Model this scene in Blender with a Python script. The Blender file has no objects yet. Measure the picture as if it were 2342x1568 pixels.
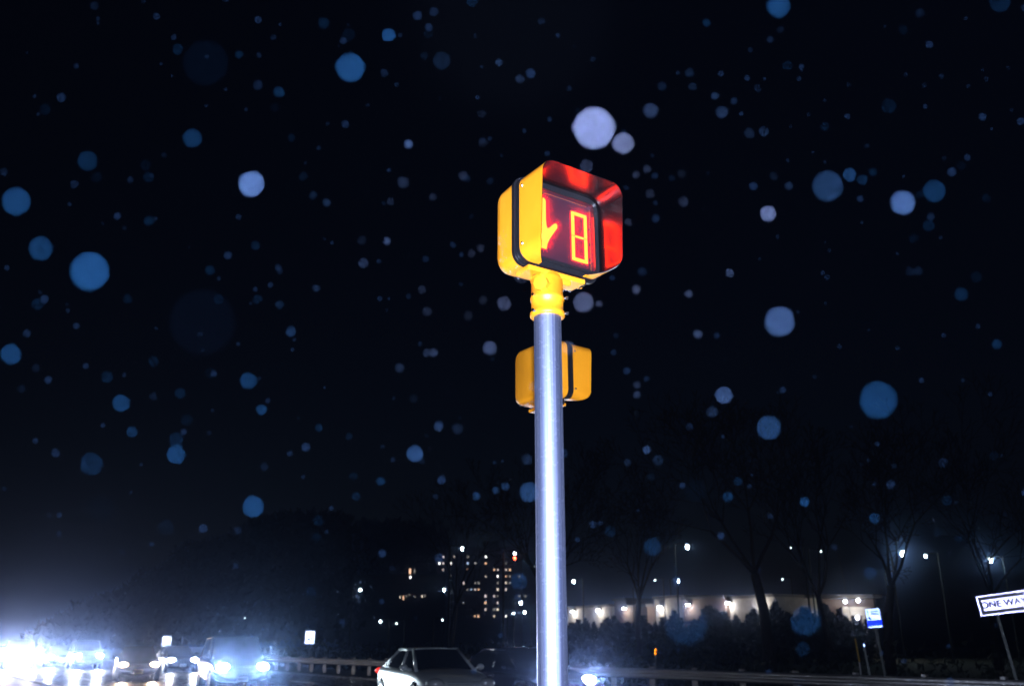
import bpy, bmesh, math, random
from mathutils import Vector, Matrix
R = math.radians
random.seed(7)
sc = bpy.context.scene
COL = sc.collection

# ------------------------------------------------------------------ camera
PITCH = R(18.98); FPX = 2000.0; CAMZ = 1.5          # FPX: focal length in units of 1/2342 picture width
FOCUS = 3.75; APER = 0.0090
cam = bpy.data.objects.new('camera', bpy.data.cameras.new('camera')); COL.objects.link(cam)
cam.location = (0, 0, CAMZ); cam.rotation_euler = (math.pi/2 + PITCH, 0, 0)
cam.data.sensor_width = 36; cam.data.lens = FPX/2342*36
cam.data.clip_start = 0.02; cam.data.clip_end = 3000
cam.data.dof.use_dof = True; cam.data.dof.focus_distance = FOCUS
cam.data.dof.aperture_fstop = (cam.data.lens/1000)/APER
sc.camera = cam
# ------------------------------------------------------------------ night sky, faint added sun lamp, the photographer's flash
SKYK = .75
w = bpy.data.worlds.new('World'); sc.world = w; w.use_nodes = True
nt = w.node_tree; bg = nt.nodes['Background']
sky = nt.nodes.new('ShaderNodeTexSky'); sky.sky_type = 'NISHITA'; sky.sun_disc = False
sky.sun_elevation = R(-4.0); sky.sun_rotation = R(0); sky.air_density = 1.0; sky.dust_density = 3.0; sky.ozone_density = 2.0
nt.links.new(sky.outputs[0], bg.inputs[0]); bg.inputs[1].default_value = 0.05*SKYK
moon = bpy.data.objects.new('moon', bpy.data.lights.new('moon', 'SUN')); COL.objects.link(moon)  # added weak sun lamp for the night, no moon is seen
moon.data.energy = 0.0015; moon.data.angle = R(12); moon.data.color = (1, .93, .82); moon.rotation_euler = (R(50), 0, R(180))
flash = bpy.data.objects.new('camera_flash', bpy.data.lights.new('camera_flash', 'POINT')); COL.objects.link(flash)
flash.location = (0.02, -0.03, CAMZ + 0.06); flash.data.energy = 3000; flash.data.color = (.62, .71, 1.0); flash.data.shadow_soft_size = .03
sc.view_settings.view_transform = 'Standard'; sc.view_settings.look = 'None'; sc.view_settings.exposure = 0; sc.view_settings.gamma = 1
cy = sc.cycles
cy.max_bounces = 9; cy.glossy_bounces = 6; cy.diffuse_bounces = 2; cy.transmission_bounces = 6; cy.transparent_max_bounces = 8; cy.volume_bounces = 0
cy.caustics_reflective = True; cy.caustics_refractive = False; cy.sample_clamp_indirect = 150; cy.blur_glossy = 0; cy.use_denoising = True
cy.use_adaptive_sampling = False
try: cy.use_light_tree = True
except Exception: pass

# ------------------------------------------------------------------ helpers
CP, SP = math.cos(PITCH), math.sin(PITCH)
def ray(px, py):
    xr = (px-1171)/FPX; yr = -(py-784)/FPX
    return Vector((xr, CP - yr*SP, SP + yr*CP))
def at(px, py, Y):
    d = ray(px, py); s = Y/d.y
    return Vector((d.x*s, Y, CAMZ + d.z*s))
def link(o, parent=None):
    COL.objects.link(o)
    if parent: o.parent = parent
    return o
def tag(o, label=None, cat=None, group=None, kind=None):
    if label: o['label'] = label
    if cat: o['category'] = cat
    if group: o['group'] = group
    if kind: o['kind'] = kind
    return o
def empty(name, loc=(0,0,0), rz=0):
    o = bpy.data.objects.new(name, None); o.empty_display_size = .1
    o.location = loc; o.rotation_euler = (0, 0, rz); return link(o)
def mesh_obj(name, me, m=None, parent=None, loc=None, rot=None, smooth=False):
    if m is not None and not me.materials: me.materials.append(m)
    o = bpy.data.objects.new(name, me)
    if loc is not None: o.location = loc
    if rot is not None: o.rotation_euler = rot
    if smooth:
        for p in me.polygons: p.use_smooth = True
    return link(o, parent)
def obj(name, bm, m, parent=None, loc=None, rot=None, smooth=False):
    bmesh.ops.recalc_face_normals(bm, faces=bm.faces)
    me = bpy.data.meshes.new(name); bm.to_mesh(me); bm.free()
    return mesh_obj(name, me, m, parent, loc, rot, smooth)
def pyobj(name, v, f, m, parent=None, smooth=False, loc=None, rot=None):
    me = bpy.data.meshes.new(name); me.from_pydata(v, [], f); me.update()
    return mesh_obj(name, me, m, parent, loc, rot, smooth)
def box(bm, c, s, bev=0, seg=2, rz=0):
    r = bmesh.ops.create_cube(bm, size=1); vs = r['verts']
    bmesh.ops.scale(bm, vec=s, verts=vs)
    if bev:
        es = {e for v in vs for e in v.link_edges}
        rb = bmesh.ops.bevel(bm, geom=list(es), offset=bev, segments=seg, profile=.6, affect='EDGES')
        vs = list({v for f in rb['faces'] for v in f.verts} | {v for v in vs if v.is_valid})
    if rz: bmesh.ops.rotate(bm, cent=(0,0,0), matrix=Matrix.Rotation(rz, 3, 'Z'), verts=vs)
    bmesh.ops.translate(bm, vec=c, verts=vs); return vs
def tube(bm, a, b, r0, r1=None, n=8, caps=True):
    a, b = Vector(a), Vector(b); r1 = r0 if r1 is None else r1; d = b-a
    r = bmesh.ops.create_cone(bm, cap_ends=caps, segments=n, radius1=r0, radius2=r1, depth=d.length)
    mt = Matrix.Translation((a+b)/2) @ d.to_track_quat('Z', 'Y').to_matrix().to_4x4()
    bmesh.ops.transform(bm, matrix=mt, verts=r['verts']); return r['verts']
def ball(bm, c, r, sub=2, sc_=(1,1,1)):
    g = bmesh.ops.create_icosphere(bm, subdivisions=sub, radius=r)['verts']
    bmesh.ops.scale(bm, vec=sc_, verts=g); bmesh.ops.translate(bm, vec=c, verts=g); return g
def lathe(bm, prof, n=32, axis='Z', c=(0,0,0)):
    rings = []
    for (r, z) in prof:
        ring = []
        for k in range(n):
            a = 2*math.pi*k/n; x, y = r*math.cos(a), r*math.sin(a)
            p = (x, y, z) if axis == 'Z' else (x, z, y)
            ring.append(bm.verts.new((p[0]+c[0], p[1]+c[1], p[2]+c[2])))
        rings.append(ring)
    for A, B in zip(rings, rings[1:]):
        for k in range(n): bm.faces.new((A[k], A[(k+1)%n], B[(k+1)%n], B[k]))
    for ring in (rings[0], rings[-1]):
        try: bm.faces.new(ring)
        except Exception: pass
def copy_tree(o, parent=None):
    c = o.copy(); COL.objects.link(c); c.parent = parent
    for ch in list(o.children): copy_tree(ch, c)
    return c
def text(name, s, size, m, parent, loc, rot, sx=1.0, thick=.002, bold=.006):
    cu = bpy.data.curves.new(name, 'FONT'); cu.body = s; cu.size = size; cu.align_x = 'CENTER'; cu.align_y = 'CENTER'; cu.extrude = thick; cu.offset = bold*size
    t = bpy.data.objects.new(name, cu); COL.objects.link(t)
    me = bpy.data.meshes.new_from_object(t.evaluated_get(bpy.context.evaluated_depsgraph_get()))
    bpy.data.objects.remove(t)
    o = mesh_obj(name, me, m, parent, loc, rot); o.scale = (sx, 1, 1); return o

# ------------------------------------------------------------------ materials
def mat(name, col, rough=.5, metal=0, spec=.5, noise=0, nscale=8, bump=0, bscale=40, emis=None, estr=0, coat=0, aniso=0, rn=0, stretch=(1,1,1)):
    m = bpy.data.materials.new(name); m.use_nodes = True; t = m.node_tree; b = t.nodes['Principled BSDF']
    b.inputs['Base Color'].default_value = (*col, 1); b.inputs['Roughness'].default_value = rough
    b.inputs['Metallic'].default_value = metal; b.inputs['Specular IOR Level'].default_value = spec
    b.inputs['Coat Weight'].default_value = coat; b.inputs['Anisotropic'].default_value = aniso
    if emis: b.inputs['Emission Color'].default_value = (*emis, 1); b.inputs['Emission Strength'].default_value = estr
    if noise or bump or rn:
        tc = t.nodes.new('ShaderNodeTexCoord'); mp = t.nodes.new('ShaderNodeMapping'); mp.inputs['Scale'].default_value = stretch
        t.links.new(tc.outputs['Object'], mp.inputs[0])
        nz = t.nodes.new('ShaderNodeTexNoise'); nz.inputs['Scale'].default_value = nscale; nz.inputs['Detail'].default_value = 5; t.links.new(mp.outputs[0], nz.inputs['Vector'])
        if noise:
            mx = t.nodes.new('ShaderNodeMix'); mx.data_type = 'RGBA'
            mx.inputs[6].default_value = (*[c*(1-noise) for c in col], 1); mx.inputs[7].default_value = (*[min(1, c*(1+noise)) for c in col], 1)
            t.links.new(nz.outputs['Fac'], mx.inputs[0]); t.links.new(mx.outputs[2], b.inputs['Base Color'])
        if rn:
            mr = t.nodes.new('ShaderNodeMapRange'); mr.inputs[1].default_value = .35; mr.inputs[2].default_value = .65
            mr.inputs[3].default_value = max(.02, rough-rn); mr.inputs[4].default_value = min(1, rough+rn)
            t.links.new(nz.outputs['Fac'], mr.inputs[0]); t.links.new(mr.outputs[0], b.inputs['Roughness'])
        if bump:
            n2 = t.nodes.new('ShaderNodeTexNoise'); n2.inputs['Scale'].default_value = bscale; n2.inputs['Detail'].default_value = 4; t.links.new(mp.outputs[0], n2.inputs['Vector'])
            bp = t.nodes.new('ShaderNodeBump'); bp.inputs['Strength'].default_value = bump; bp.inputs['Distance'].default_value = .01
            t.links.new(n2.outputs['Fac'], bp.inputs['Height']); t.links.new(bp.outputs[0], b.inputs['Normal'])
    return m
def emit(name, col, s, samp='NONE'):
    m = mat(name, (.02,.02,.02), .5, emis=col, estr=s); m.cycles.emission_sampling = samp; return m
M = {}
M['yellow'] = mat('yellow_paint', (.95,.33,.012), .42, noise=.16, nscale=5, rn=.12, stretch=(1.6,1.6,.5), bump=.12, bscale=300)
M['black'] = mat('black_plastic', (.012,.012,.014), .28, bump=.05, bscale=120)
M['rubber'] = mat('black_rubber', (.01,.01,.012), .32)
M['visor_in'] = mat('visor_inside_black', (.003,.0025,.003), .25, spec=.8)
M['screw'] = mat('steel_screw', (.6,.6,.62), .25, 1)
M['alu'] = mat('brushed_aluminium', (.72,.74,.84), .50, .95, coat=.5, noise=.10, nscale=14, rn=.10, stretch=(6,6,.15), bump=.05, bscale=40)
M['alu'] = None
M['galv'] = mat('galvanised_steel', (.17,.18,.20), .5, .75, noise=.25, nscale=9, rn=.12)
M['asphalt'] = mat('wet_asphalt', (.035,.035,.038), .27, noise=.4, nscale=3, rn=.16, bump=.7, bscale=14)
M['paving'] = mat('concrete_paving', (.22,.21,.20), .55, noise=.3, nscale=2, bump=.2, bscale=30)
M['grass'] = mat('dark_grass', (.02,.027,.014), .9, noise=.5, nscale=.6, bump=.6, bscale=12)
M['paint_white'] = mat('road_paint', (.6,.6,.58), .4, noise=.2, nscale=12)
M['bark'] = mat('wet_bark', (.025,.020,.017), .85, noise=.4, nscale=6, bump=.5, bscale=30)
M['twig'] = mat('bare_twigs', (.018,.015,.013), .9)
M['leaf'] = mat('evergreen_leaf', (.010,.016,.007), .85, noise=.4, nscale=3)
M['glass'] = mat('dark_car_glass', (.012,.014,.018), .06, spec=.6)
M['tyre'] = mat('tyre_rubber', (.02,.02,.02), .7)
M['rim'] = mat('alloy_rim', (.45,.46,.48), .3, 1)
M['chrome'] = mat('chrome_trim', (.7,.7,.72), .12, 1)
M['plate'] = mat('white_plate', (.7,.7,.68), .4); M['plate_y'] = mat('yellow_plate', (.8,.5,.04), .4)
M['ink'] = mat('black_ink', (.02,.02,.022), .5); M['ink_grey'] = mat('grey_ink', (.10,.10,.11), .5)
M['sign_blue'] = mat('blue_sign_print', (.03,.2,.62), .4); M['sign_white'] = mat('white_sign_sheet', (.8,.82,.85), .4)
M['sign_black'] = mat('black_sign_sheet', (.02,.02,.025), .35); M['sign_back'] = mat('sign_aluminium', (.45,.46,.48), .4, .9)
M['brick'] = mat('brown_brick', (.075,.052,.042), .85, noise=.3, nscale=.5); M['conc'] = mat('pale_block_wall', (.20,.19,.18), .85, noise=.45, nscale=1.2)
M['roofing'] = mat('dark_roofing', (.06,.06,.065), .8, noise=.2, nscale=1); M['frame_d'] = mat('dark_window_frame', (.06,.06,.06), .5)
M['pane'] = mat('dark_pane', (.01,.012,.016), .08)
M['postpaint'] = mat('dark_green_post', (.05,.06,.055), .45, .3)
M['lampgrey'] = mat('lamp_grey', (.014,.015,.016), .7)
M['doorpaint'] = mat('grey_door_paint', (.25,.25,.26), .5)
M['yguard'] = mat('yellow_guard', (.30,.18,.01), .6)
M['bluebody'] = mat('deep_blue_car_paint', (.006,.012,.05), .2, .2, coat=.7)
M['whitebody'] = mat('pearl_white_car_paint', (.40,.44,.45), .3, 0, coat=.8)
M['darkbody'] = mat('black_car_paint', (.012,.012,.014), .2, .1, coat=.8); M['brownbody'] = mat('dark_brown_car_paint', (.035,.022,.018), .22, .2, coat=.8)
M['greybody'] = mat('grey_car_paint', (.14,.15,.16), .25, .4, coat=.7); M['silverbody'] = mat('silver_car_paint', (.38,.39,.4), .28, .6, coat=.7)
M['under'] = mat('underbody_black', (.01,.01,.01), .8)
M['red_lens'] = mat('red_tail_lens', (.5,.01,.01), .2, emis=(1,.03,.02), estr=1.2)
M['clear_lens'] = mat('clear_headlight_lens', (.45,.48,.5), .18, .3, coat=.6)
M['amber'] = mat('amber_lens', (.6,.2,.02), .2)
def retro(name, rough, col=(.92,.95,1)):
    m = bpy.data.materials.new(name); m.use_nodes = True; t = m.node_tree; t.nodes.remove(t.nodes['Principled BSDF'])
    g = t.nodes.new('ShaderNodeBsdfAnisotropic'); g.inputs['Roughness'].default_value = rough; g.inputs['Color'].default_value = (*col, 1)
    t.links.new(g.outputs[0], t.nodes['Material Output'].inputs[0]); return m
def alu_mat():
    m = bpy.data.materials.new('brushed_aluminium'); m.use_nodes = True; t = m.node_tree; t.nodes.remove(t.nodes['Principled BSDF'])
    tc = t.nodes.new('ShaderNodeTexCoord'); mp = t.nodes.new('ShaderNodeMapping'); mp.inputs['Scale'].default_value = (1,1,.006); t.links.new(tc.outputs['Object'], mp.inputs[0])
    nz = t.nodes.new('ShaderNodeTexNoise'); nz.inputs['Scale'].default_value = 150; nz.inputs['Detail'].default_value = 8; nz.inputs['Roughness'].default_value = .7; t.links.new(mp.outputs[0], nz.inputs[0])
    st = t.nodes.new('ShaderNodeMapRange'); st.inputs[1].default_value = .36; st.inputs[2].default_value = .66; t.links.new(nz.outputs['Fac'], st.inputs[0])
    n3 = t.nodes.new('ShaderNodeTexNoise'); n3.inputs['Scale'].default_value = 45; n3.inputs['Detail'].default_value = 7; t.links.new(tc.outputs['Object'], n3.inputs[0])
    bp = t.nodes.new('ShaderNodeBump'); bp.inputs['Strength'].default_value = .25; bp.inputs['Distance'].default_value = .002; t.links.new(nz.outputs['Fac'], bp.inputs['Height'])
    rg = t.nodes.new('ShaderNodeMapRange'); rg.inputs[1].default_value = .35; rg.inputs[2].default_value = .65; rg.inputs[3].default_value = .14; rg.inputs[4].default_value = .30; t.links.new(n3.outputs['Fac'], rg.inputs[0])
    cr = t.nodes.new('ShaderNodeMix'); cr.data_type = 'RGBA'; cr.inputs[6].default_value = (.19,.23,.38,1); cr.inputs[7].default_value = (.40,.44,.60,1); t.links.new(st.outputs[0], cr.inputs[0])
    a = t.nodes.new('ShaderNodeBsdfAnisotropic'); a.inputs['Roughness'].default_value = .60; b = t.nodes.new('ShaderNodeBsdfAnisotropic'); b.inputs['Roughness'].default_value = .22
    mx = t.nodes.new('ShaderNodeMixShader'); mx.inputs[0].default_value = .22
    t.links.new(rg.outputs[0], b.inputs['Roughness'])
    for n in (a, b): t.links.new(cr.outputs[2], n.inputs['Color']); t.links.new(bp.outputs[0], n.inputs['Normal'])
    t.links.new(a.outputs[0], mx.inputs[1]); t.links.new(b.outputs[0], mx.inputs[2]); t.links.new(mx.outputs[0], t.nodes['Material Output'].inputs[0]); return m
M['alu'] = alu_mat()
# signal lens: smoked sheet that lets the lamps through and scatters some of their light
def lens_mat():
    m = bpy.data.materials.new('smoked_lens'); m.use_nodes = True; t = m.node_tree; t.nodes.remove(t.nodes['Principled BSDF'])
    tr = t.nodes.new('ShaderNodeBsdfTransparent'); tr.inputs[0].default_value = (.9,.9,.9,1)
    tl = t.nodes.new('ShaderNodeBsdfTranslucent'); tl.inputs[0].default_value = (.34,.14,.16,1)
    gl = t.nodes.new('ShaderNodeBsdfAnisotropic'); gl.inputs['Roughness'].default_value = .35; gl.inputs['Color'].default_value = (.5,.5,.6,1)
    df = t.nodes.new('ShaderNodeBsdfDiffuse'); df.inputs[0].default_value = (.075,.045,.085,1)
    a = t.nodes.new('ShaderNodeMixShader'); a.inputs[0].default_value = .11
    b = t.nodes.new('ShaderNodeMixShader'); b.inputs[0].default_value = .20
    c = t.nodes.new('ShaderNodeMixShader'); c.inputs[0].default_value = .02
    t.links.new(tr.outputs[0], a.inputs[1]); t.links.new(tl.outputs[0], a.inputs[2])
    t.links.new(a.outputs[0], b.inputs[1]); t.links.new(df.outputs[0], b.inputs[2])
    t.links.new(b.outputs[0], c.inputs[1]); t.links.new(gl.outputs[0], c.inputs[2])
    t.links.new(c.outputs[0], t.nodes['Material Output'].inputs[0]); return m
M['lens'] = lens_mat()
M['led'] = emit('amber_red_led', (1, .0185, .0003), 80, 'FRONT')
M['led_off'] = mat('unlit_led', (.010,.007,.010), .5)

# ------------------------------------------------------------------ ground, road, pavement
U = Vector((.565, -.825, 0)).normalized(); N = Vector((-U.y, U.x, 0))    # traffic direction; across the road, away from the camera
UANG = math.atan2(U.y, U.x)
def P(s, n, z=0): return U*s + N*n + Vector((0,0,z))
def quad_strip(name, n0, n1, z, m, s0=-330, s1=200):
    v = [tuple(P(s0,n0,z)), tuple(P(s1,n0,z)), tuple(P(s1,n1,z)), tuple(P(s0,n1,z))]
    return pyobj(name, v, [(0,1,2,3)], m)
gv = [(0,0,-.03)] + [(560*math.cos(a*math.pi/32), 560*math.sin(a*math.pi/32), -.03) for a in range(64)]
tag(pyobj('ground', gv, [(0, 1+k, 1+(k+1)%64) for k in range(64)], M['grass']), kind='structure')
tag(quad_strip('road', 5.5, 19.6, 0, M['asphalt']), kind='structure')
bm = bmesh.new(); box(bm, (0,0,0), (530, 12, .16)); tag(obj('pavement', bm, M['paving'], None, P(-65,-.85,.04), (0,0,UANG)), kind='structure')
bm = bmesh.new(); box(bm, (0,0,0), (530, .18, .19), .02); tag(obj('kerb', bm, M['paving'], None, P(-65,5.26,.045), (0,0,UANG)), kind='structure')
marks = bmesh.new()
for nn in (8.0, 11.4, 14.9):
    s = -120
    while s < 40:
        box(marks, tuple(P(s, nn, .006)), (3.0, .13, .004), rz=UANG); s += 9.2
for nn in (5.9, 18.6):
    for s in range(-150, 60, 20): box(marks, tuple(P(s+10, nn, .006)), (20, .13, .004), rz=UANG)
tag(obj('road_markings', marks, M['paint_white']), kind='structure')

# ------------------------------------------------------------------ pedestrian signal
def rrect(wd, ht, r, n=6):
    pts = []
    for cx, cz, a0 in ((wd/2-r, ht/2-r, 0), (-wd/2+r, ht/2-r, 90), (-wd/2+r, -ht/2+r, 180), (wd/2-r, -ht/2+r, 270)):
        for k in range(n+1):
            a = R(a0 + 90*k/n); pts.append((cx+r*math.cos(a), cz+r*math.sin(a)))
    return pts
def loft(bm, rings, cap0=True, cap1=True):
    vr = [[bm.verts.new(p) for p in ring] for ring in rings]; n = len(vr[0])
    for A, B in zip(vr, vr[1:]):
        for k in range(n): bm.faces.new((A[k], A[(k+1)%n], B[(k+1)%n], B[k]))
    if cap0: bm.faces.new(vr[0])
    if cap1: bm.faces.new(vr[-1][::-1])
    return vr
W_, H_ = .438, .404
def frame_ring(bm, w0, h0, r0, w1, h1, r1, y0, y1):
    o0 = [(x, y0, z) for x, z in rrect(w0, h0, r0)]; o1 = [(x, y1, z) for x, z in rrect(w0, h0, r0)]
    i0 = [(x, y0, z) for x, z in rrect(w1, h1, r1)]; i1 = [(x, y1, z) for x, z in rrect(w1, h1, r1)]
    vr = [[bm.verts.new(p) for p in ring] for ring in (o0, o1, i1, i0)]; n = len(o0)
    for A, B in zip(vr, vr[1:]+vr[:1]):
        for k in range(n): bm.faces.new((A[k], A[(k+1)%n], B[(k+1)%n], B[k]))
def hand_outline():
    def cap(x, y0, y1, r):                                            # a finger: column with a round tip
        return [(x-r, y0)] + [(x+r*math.cos(R(a)), y1-r+r*math.sin(R(a))) for a in range(180, -1, -30)] + [(x+r, y0)]
    pts = [(-.040,-.130), (-.062,-.085), (-.070,-.03), (-.0715,.0)]
    for x, y1 in ((-.060,.075), (-.029,.118), (.003,.130), (.035,.112)):
        pts += cap(x, .012, y1, .0138)
    pts += [(.050,-.010), (.054,-.030), (.066,-.026), (.088,-.002), (.101,.006), (.108,-.003), (.106,-.016), (.083,-.052), (.066,-.080), (.055,-.105), (.050,-.130)]
    return pts
def signal_head(name, lit, label):
    hd = empty(name); tag(hd, label, 'signal')
    # housing: rear box, local -Y is the front
    rings = []
    for y, s, r in ((.020, 1.0, .055), (.112, .988, .058), (.119, .986, .058), (.136, .972, .058), (.149, .95, .06), (.162, .86, .055)):
        rings.append([(x, y, z) for x, z in rrect(W_*s, H_*s, r)])
    bm = bmesh.new(); loft(bm, rings); hs = obj('housing', bm, M['yellow'], hd, smooth=True); autosmooth(hs)
    bm = bmesh.new(); frame_ring(bm, W_+.012, H_+.012, .058, W_-.02, H_-.02, .05, -.002, .0145); g = obj('gasket', bm, M['rubber'], hd)
    bm = bmesh.new(); frame_ring(bm, W_-.004, H_-.004, .054, .374, .332, .022, -.030, -.0055)
    frame_ring(bm, .396, .354, .03, .368, .326, .016, -.038, -.0295); fr = obj('door_frame', bm, M['black'], hd); autosmooth(fr)
    bm = bmesh.new(); box(bm, (0, -.002, 0), (.372, .004, .330)); obj('back_panel', bm, M['led_off'], hd)
    # lamps
    md = M['led'] if lit else M['led_off']
    ho = hand_outline(); bm = bmesh.new()
    f = bm.faces.new([bm.verts.new((x*1.05-.112, -.0085, z*1.0+.026)) for x, z in ho])
    ex = bmesh.ops.extrude_face_region(bm, geom=[f]); bmesh.ops.translate(bm, vec=(0, .004, 0), verts=[v for v in ex['geom'] if isinstance(v, bmesh.types.BMVert)])
    bmesh.ops.triangulate(bm, faces=bm.faces); obj('hand_symbol', bm, md, hd)
    dw, dh, th = .071, .222, .0165
    for cx, on in ((.124, True), (.005, False)):
        if not on: continue
        segs = [((cx, dh/2), (dw-th-.001, th)), ((cx, 0), (dw-th-.006, th*.6)), ((cx, -dh/2), (dw-th-.001, th))]
        for sx in (-1, 1):
            for sz in (-1, 1): segs.append(((cx+sx*dw/2, sz*(dh/4+th/4+.0005)), (th, dh/2+th/2-.002)))
        for (x, z), (a, b) in segs:
            bm = bmesh.new(); box(bm, (x, -.0065, z), (a, .004, b), .0019, 2); obj('digit_segment', bm, md, hd)
    if lit:
        bm = bmesh.new(); v = [bm.verts.new((x, -.0265, z)) for x, z in rrect(.368, .326, .018)]; bm.faces.new(v); obj('lens', bm, M['lens'], hd)
    else:
        bm = bmesh.new(); v = [bm.verts.new((x, -.0265, z)) for x, z in rrect(.368, .326, .018)]; bm.faces.new(v); obj('lens', bm, M['pane'], hd)
    # visor: thin shell open underneath, its lips drawn back
    pts = rrect(W_-.006, H_-.006, .060, 8)
    n = len(pts)
    # path from the lip under one side, over the top, to the lip under the other (drop the middle of the bottom edge)
    br = pts[27:36]; tr_, tl_, bl = pts[0:9], pts[9:18], pts[18:27]
    path = [(W_/2-.100, -H_/2+.003)] + br + tr_ + tl_ + bl + [(-W_/2+.100, -H_/2+.003)]
    dep = []
    for (x, z) in path:
        t_ = min(1, max(0, (z + H_/2 - .003)/.075)); under = min(1, max(0, (W_/2 - .015 - abs(x))/.09)) if z < -H_/2+.05 else 0
        d = .138 + .022*t_
        if z < -H_/2+.07: d = .160*(.80+.20*t_) * (1-.88*under)
        if z > 0: d += .012*(z/(H_/2))
        dep.append(max(d, .02))
    th = .0028; cen = Vector((0,0)); outer, inner = [], []
    for (x, z), d in zip(path, dep):
        v2 = Vector((x, z)); q = Vector((x*(1-th/(W_/2)), z*(1-th/(H_/2))))
        outer.append((v2, d)); inner.append((q, d))
    verts, faces, mi = [], [], []
    for lst in (outer, inner):
        for (p, d) in lst:
            verts.append((p.x, -.0305, p.y)); verts.append((p.x, -.031-d*.5, p.y)); verts.append((p.x, -.0315-d, p.y))
    L = len(path)
    def idx(s, k, j): return s*3*L + 3*k + j
    for k in range(L-1):
        for j in (0, 1):
            faces.append((idx(0,k,j), idx(0,k+1,j), idx(0,k+1,j+1), idx(0,k,j+1))); mi.append(0)
            faces.append((idx(1,k,j), idx(1,k,j+1), idx(1,k+1,j+1), idx(1,k+1,j))); mi.append(1)
        faces.append((idx(0,k,2), idx(0,k+1,2), idx(1,k+1,2), idx(1,k,2))); mi.append(1)
    for k in (0, L-1):
        for j in (0, 1): faces.append((idx(0,k,j), idx(0,k,j+1), idx(1,k,j+1), idx(1,k,j))); mi.append(0)
    vo = pyobj('visor', verts, faces, M['yellow'], hd, True); vo.data.materials.append(M['visor_in'])
    for p_, a in zip(vo.data.polygons, mi): p_.material_index = a
    bmx = bmesh.new(); bmx.from_mesh(vo.data); bmesh.ops.recalc_face_normals(bmx, faces=bmx.faces); bmx.to_mesh(vo.data); bmx.free(); autosmooth(vo)
    for sx in (-1, 1):
        for z in (-.135, .135):
            bm = bmesh.new(); lathe(bm, [(.0001, .003), (.006, .003), (.008, 0), (.008, -.002)], 10)
            s = obj('screw', bm, M['screw'], vo, (sx*(W_/2-.0025), -.05, z), (0, sx*math.pi/2, 0))
    for x in (-.120, .130):                                            # latch ears under and over the housing
        for sz in (-1, 1):
            bm = bmesh.new(); box(bm, (x, .026, sz*(H_/2+.010)), (.030, .016, .036), .006); tube(bm, (x-.017, .020, sz*(H_/2+.022)), (x+.017, .020, sz*(H_/2+.022)), .0085, n=12)
            ear = obj('latch_ear', bm, M['yellow'], hs, smooth=True); autosmooth(ear)
            bm = bmesh.new(); box(bm, (x+.002, -.010, sz*(H_/2+.012)), (.018, .026, .034), .004); tube(bm, (x+.002, -.006, sz*(H_/2+.028)), (x+.002, .012, sz*(H_/2+.028)), .006, n=10)
            obj('latch', bm, M['black'], fr)
    # rain beads hanging from the underside and lying on the lower back edge
    bm = bmesh.new(); rnd = random.Random(3)
    for k in range(90):
        x = rnd.uniform(-W_/2+.03, W_/2-.03); y = rnd.uniform(.03, .145)
        ball(bm, (x, y, -H_/2*.985-.001), rnd.uniform(.0012, .0028), 1, (1, 1, .8))
    for k in range(40):
        z = rnd.uniform(-H_/2+.03, -.02); ball(bm, (-W_/2*.99, rnd.uniform(.06, .13), z), rnd.uniform(.0008, .0016), 1)
    tag(obj('rain_beads', bm, M['water'], hs, smooth=True), kind='stuff')
    return hd
def autosmooth(o, ang=35):
    me = o.data
    for p in me.polygons: p.use_smooth = True
    try: me.set_sharp_from_angle(angle=R(ang))
    except Exception: pass
M['water'] = mat('water_bead', (.55,.6,.7), .08, spec=1.0)
def signal_pole(label, z_top):
    pl = empty('signal_pole'); tag(pl, label, 'signal pole')
    bm = bmesh.new(); lathe(bm, [(.0571, .125), (.0571, z_top)], 64); p = obj('pole', bm, M['alu'], pl); autosmooth(p)
    bm = bmesh.new(); lathe(bm, [(.20, .12), (.20, .15), (.16, .36), (.10, .42), (.062, .43)], 8); obj('pedestal_base', bm, M['galv'], pl)
    # slip fitter: collar with two ribs, plugs and set screws, and a flange that carries the head
    z0 = z_top-.03
    bm = bmesh.new(); lathe(bm, [(.0585, z0), (.070, z0), (.0735, z0+.004), (.0735, z0+.020), (.0675, z0+.026), (.0675, z0+.070), (.0720, z0+.074), (.0720, z0+.088), (.0675, z0+.092), (.0675, z0+.165), (.060, z0+.180), (.050, z0+.196)], 40)
    c = obj('collar', bm, M['yellow'], pl); autosmooth(c, 50)
    bm = bmesh.new(); box(bm, (.02, 0, 0), (.30, .10, .022), .006); box(bm, (.02, 0, -.018), (.16, .085, .03), .01); obj('mounting_flange', bm, M['yellow'], pl, (0,0,z0+.186))
    for a in (R(215), R(25)):
        d = Vector((math.cos(a), math.sin(a), 0)); bm = bmesh.new(); tube(bm, d*.055, d*.088, .034, .031, n=8)
        obj('octagonal_plug', bm, M['yellow'], pl, (0,0,z0+.125))
    for a in (R(192), R(312), R(60)):
        d = Vector((math.cos(a), math.sin(a), 0))
        for zz in (.012, .081):
            bm = bmesh.new(); tube(bm, d*.066, d*.080, .0045, n=10); tube(bm, d*.080, d*.091, .0072, n=6); obj('set_screw', bm, M['screw'], c, (0,0,z0+zz))
    return pl
def place_signal(x, y, ang, lit, z_top, lab_pole, lab_head, off):
    pl = signal_pole(lab_pole, z_top); pl.location = (x, y, 0); pl.rotation_euler = (0, 0, ang)
    hd = signal_head('pedestrian_signal', lit, lab_head)
    hd.location = (x + math.cos(ang)*off[0] - math.sin(ang)*off[1], y + math.sin(ang)*off[0] + math.cos(ang)*off[1], z_top + .178 + H_/2); hd.rotation_euler = (0, 0, ang)
    return pl, hd
place_signal(.149, 3.44, R(34), True, 2.825, 'brushed aluminium pole with yellow collar carrying the lit countdown signal',
             'yellow pedestrian signal showing a lit hand and digit 8, on the nearer pole', (.045, -.012))
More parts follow.
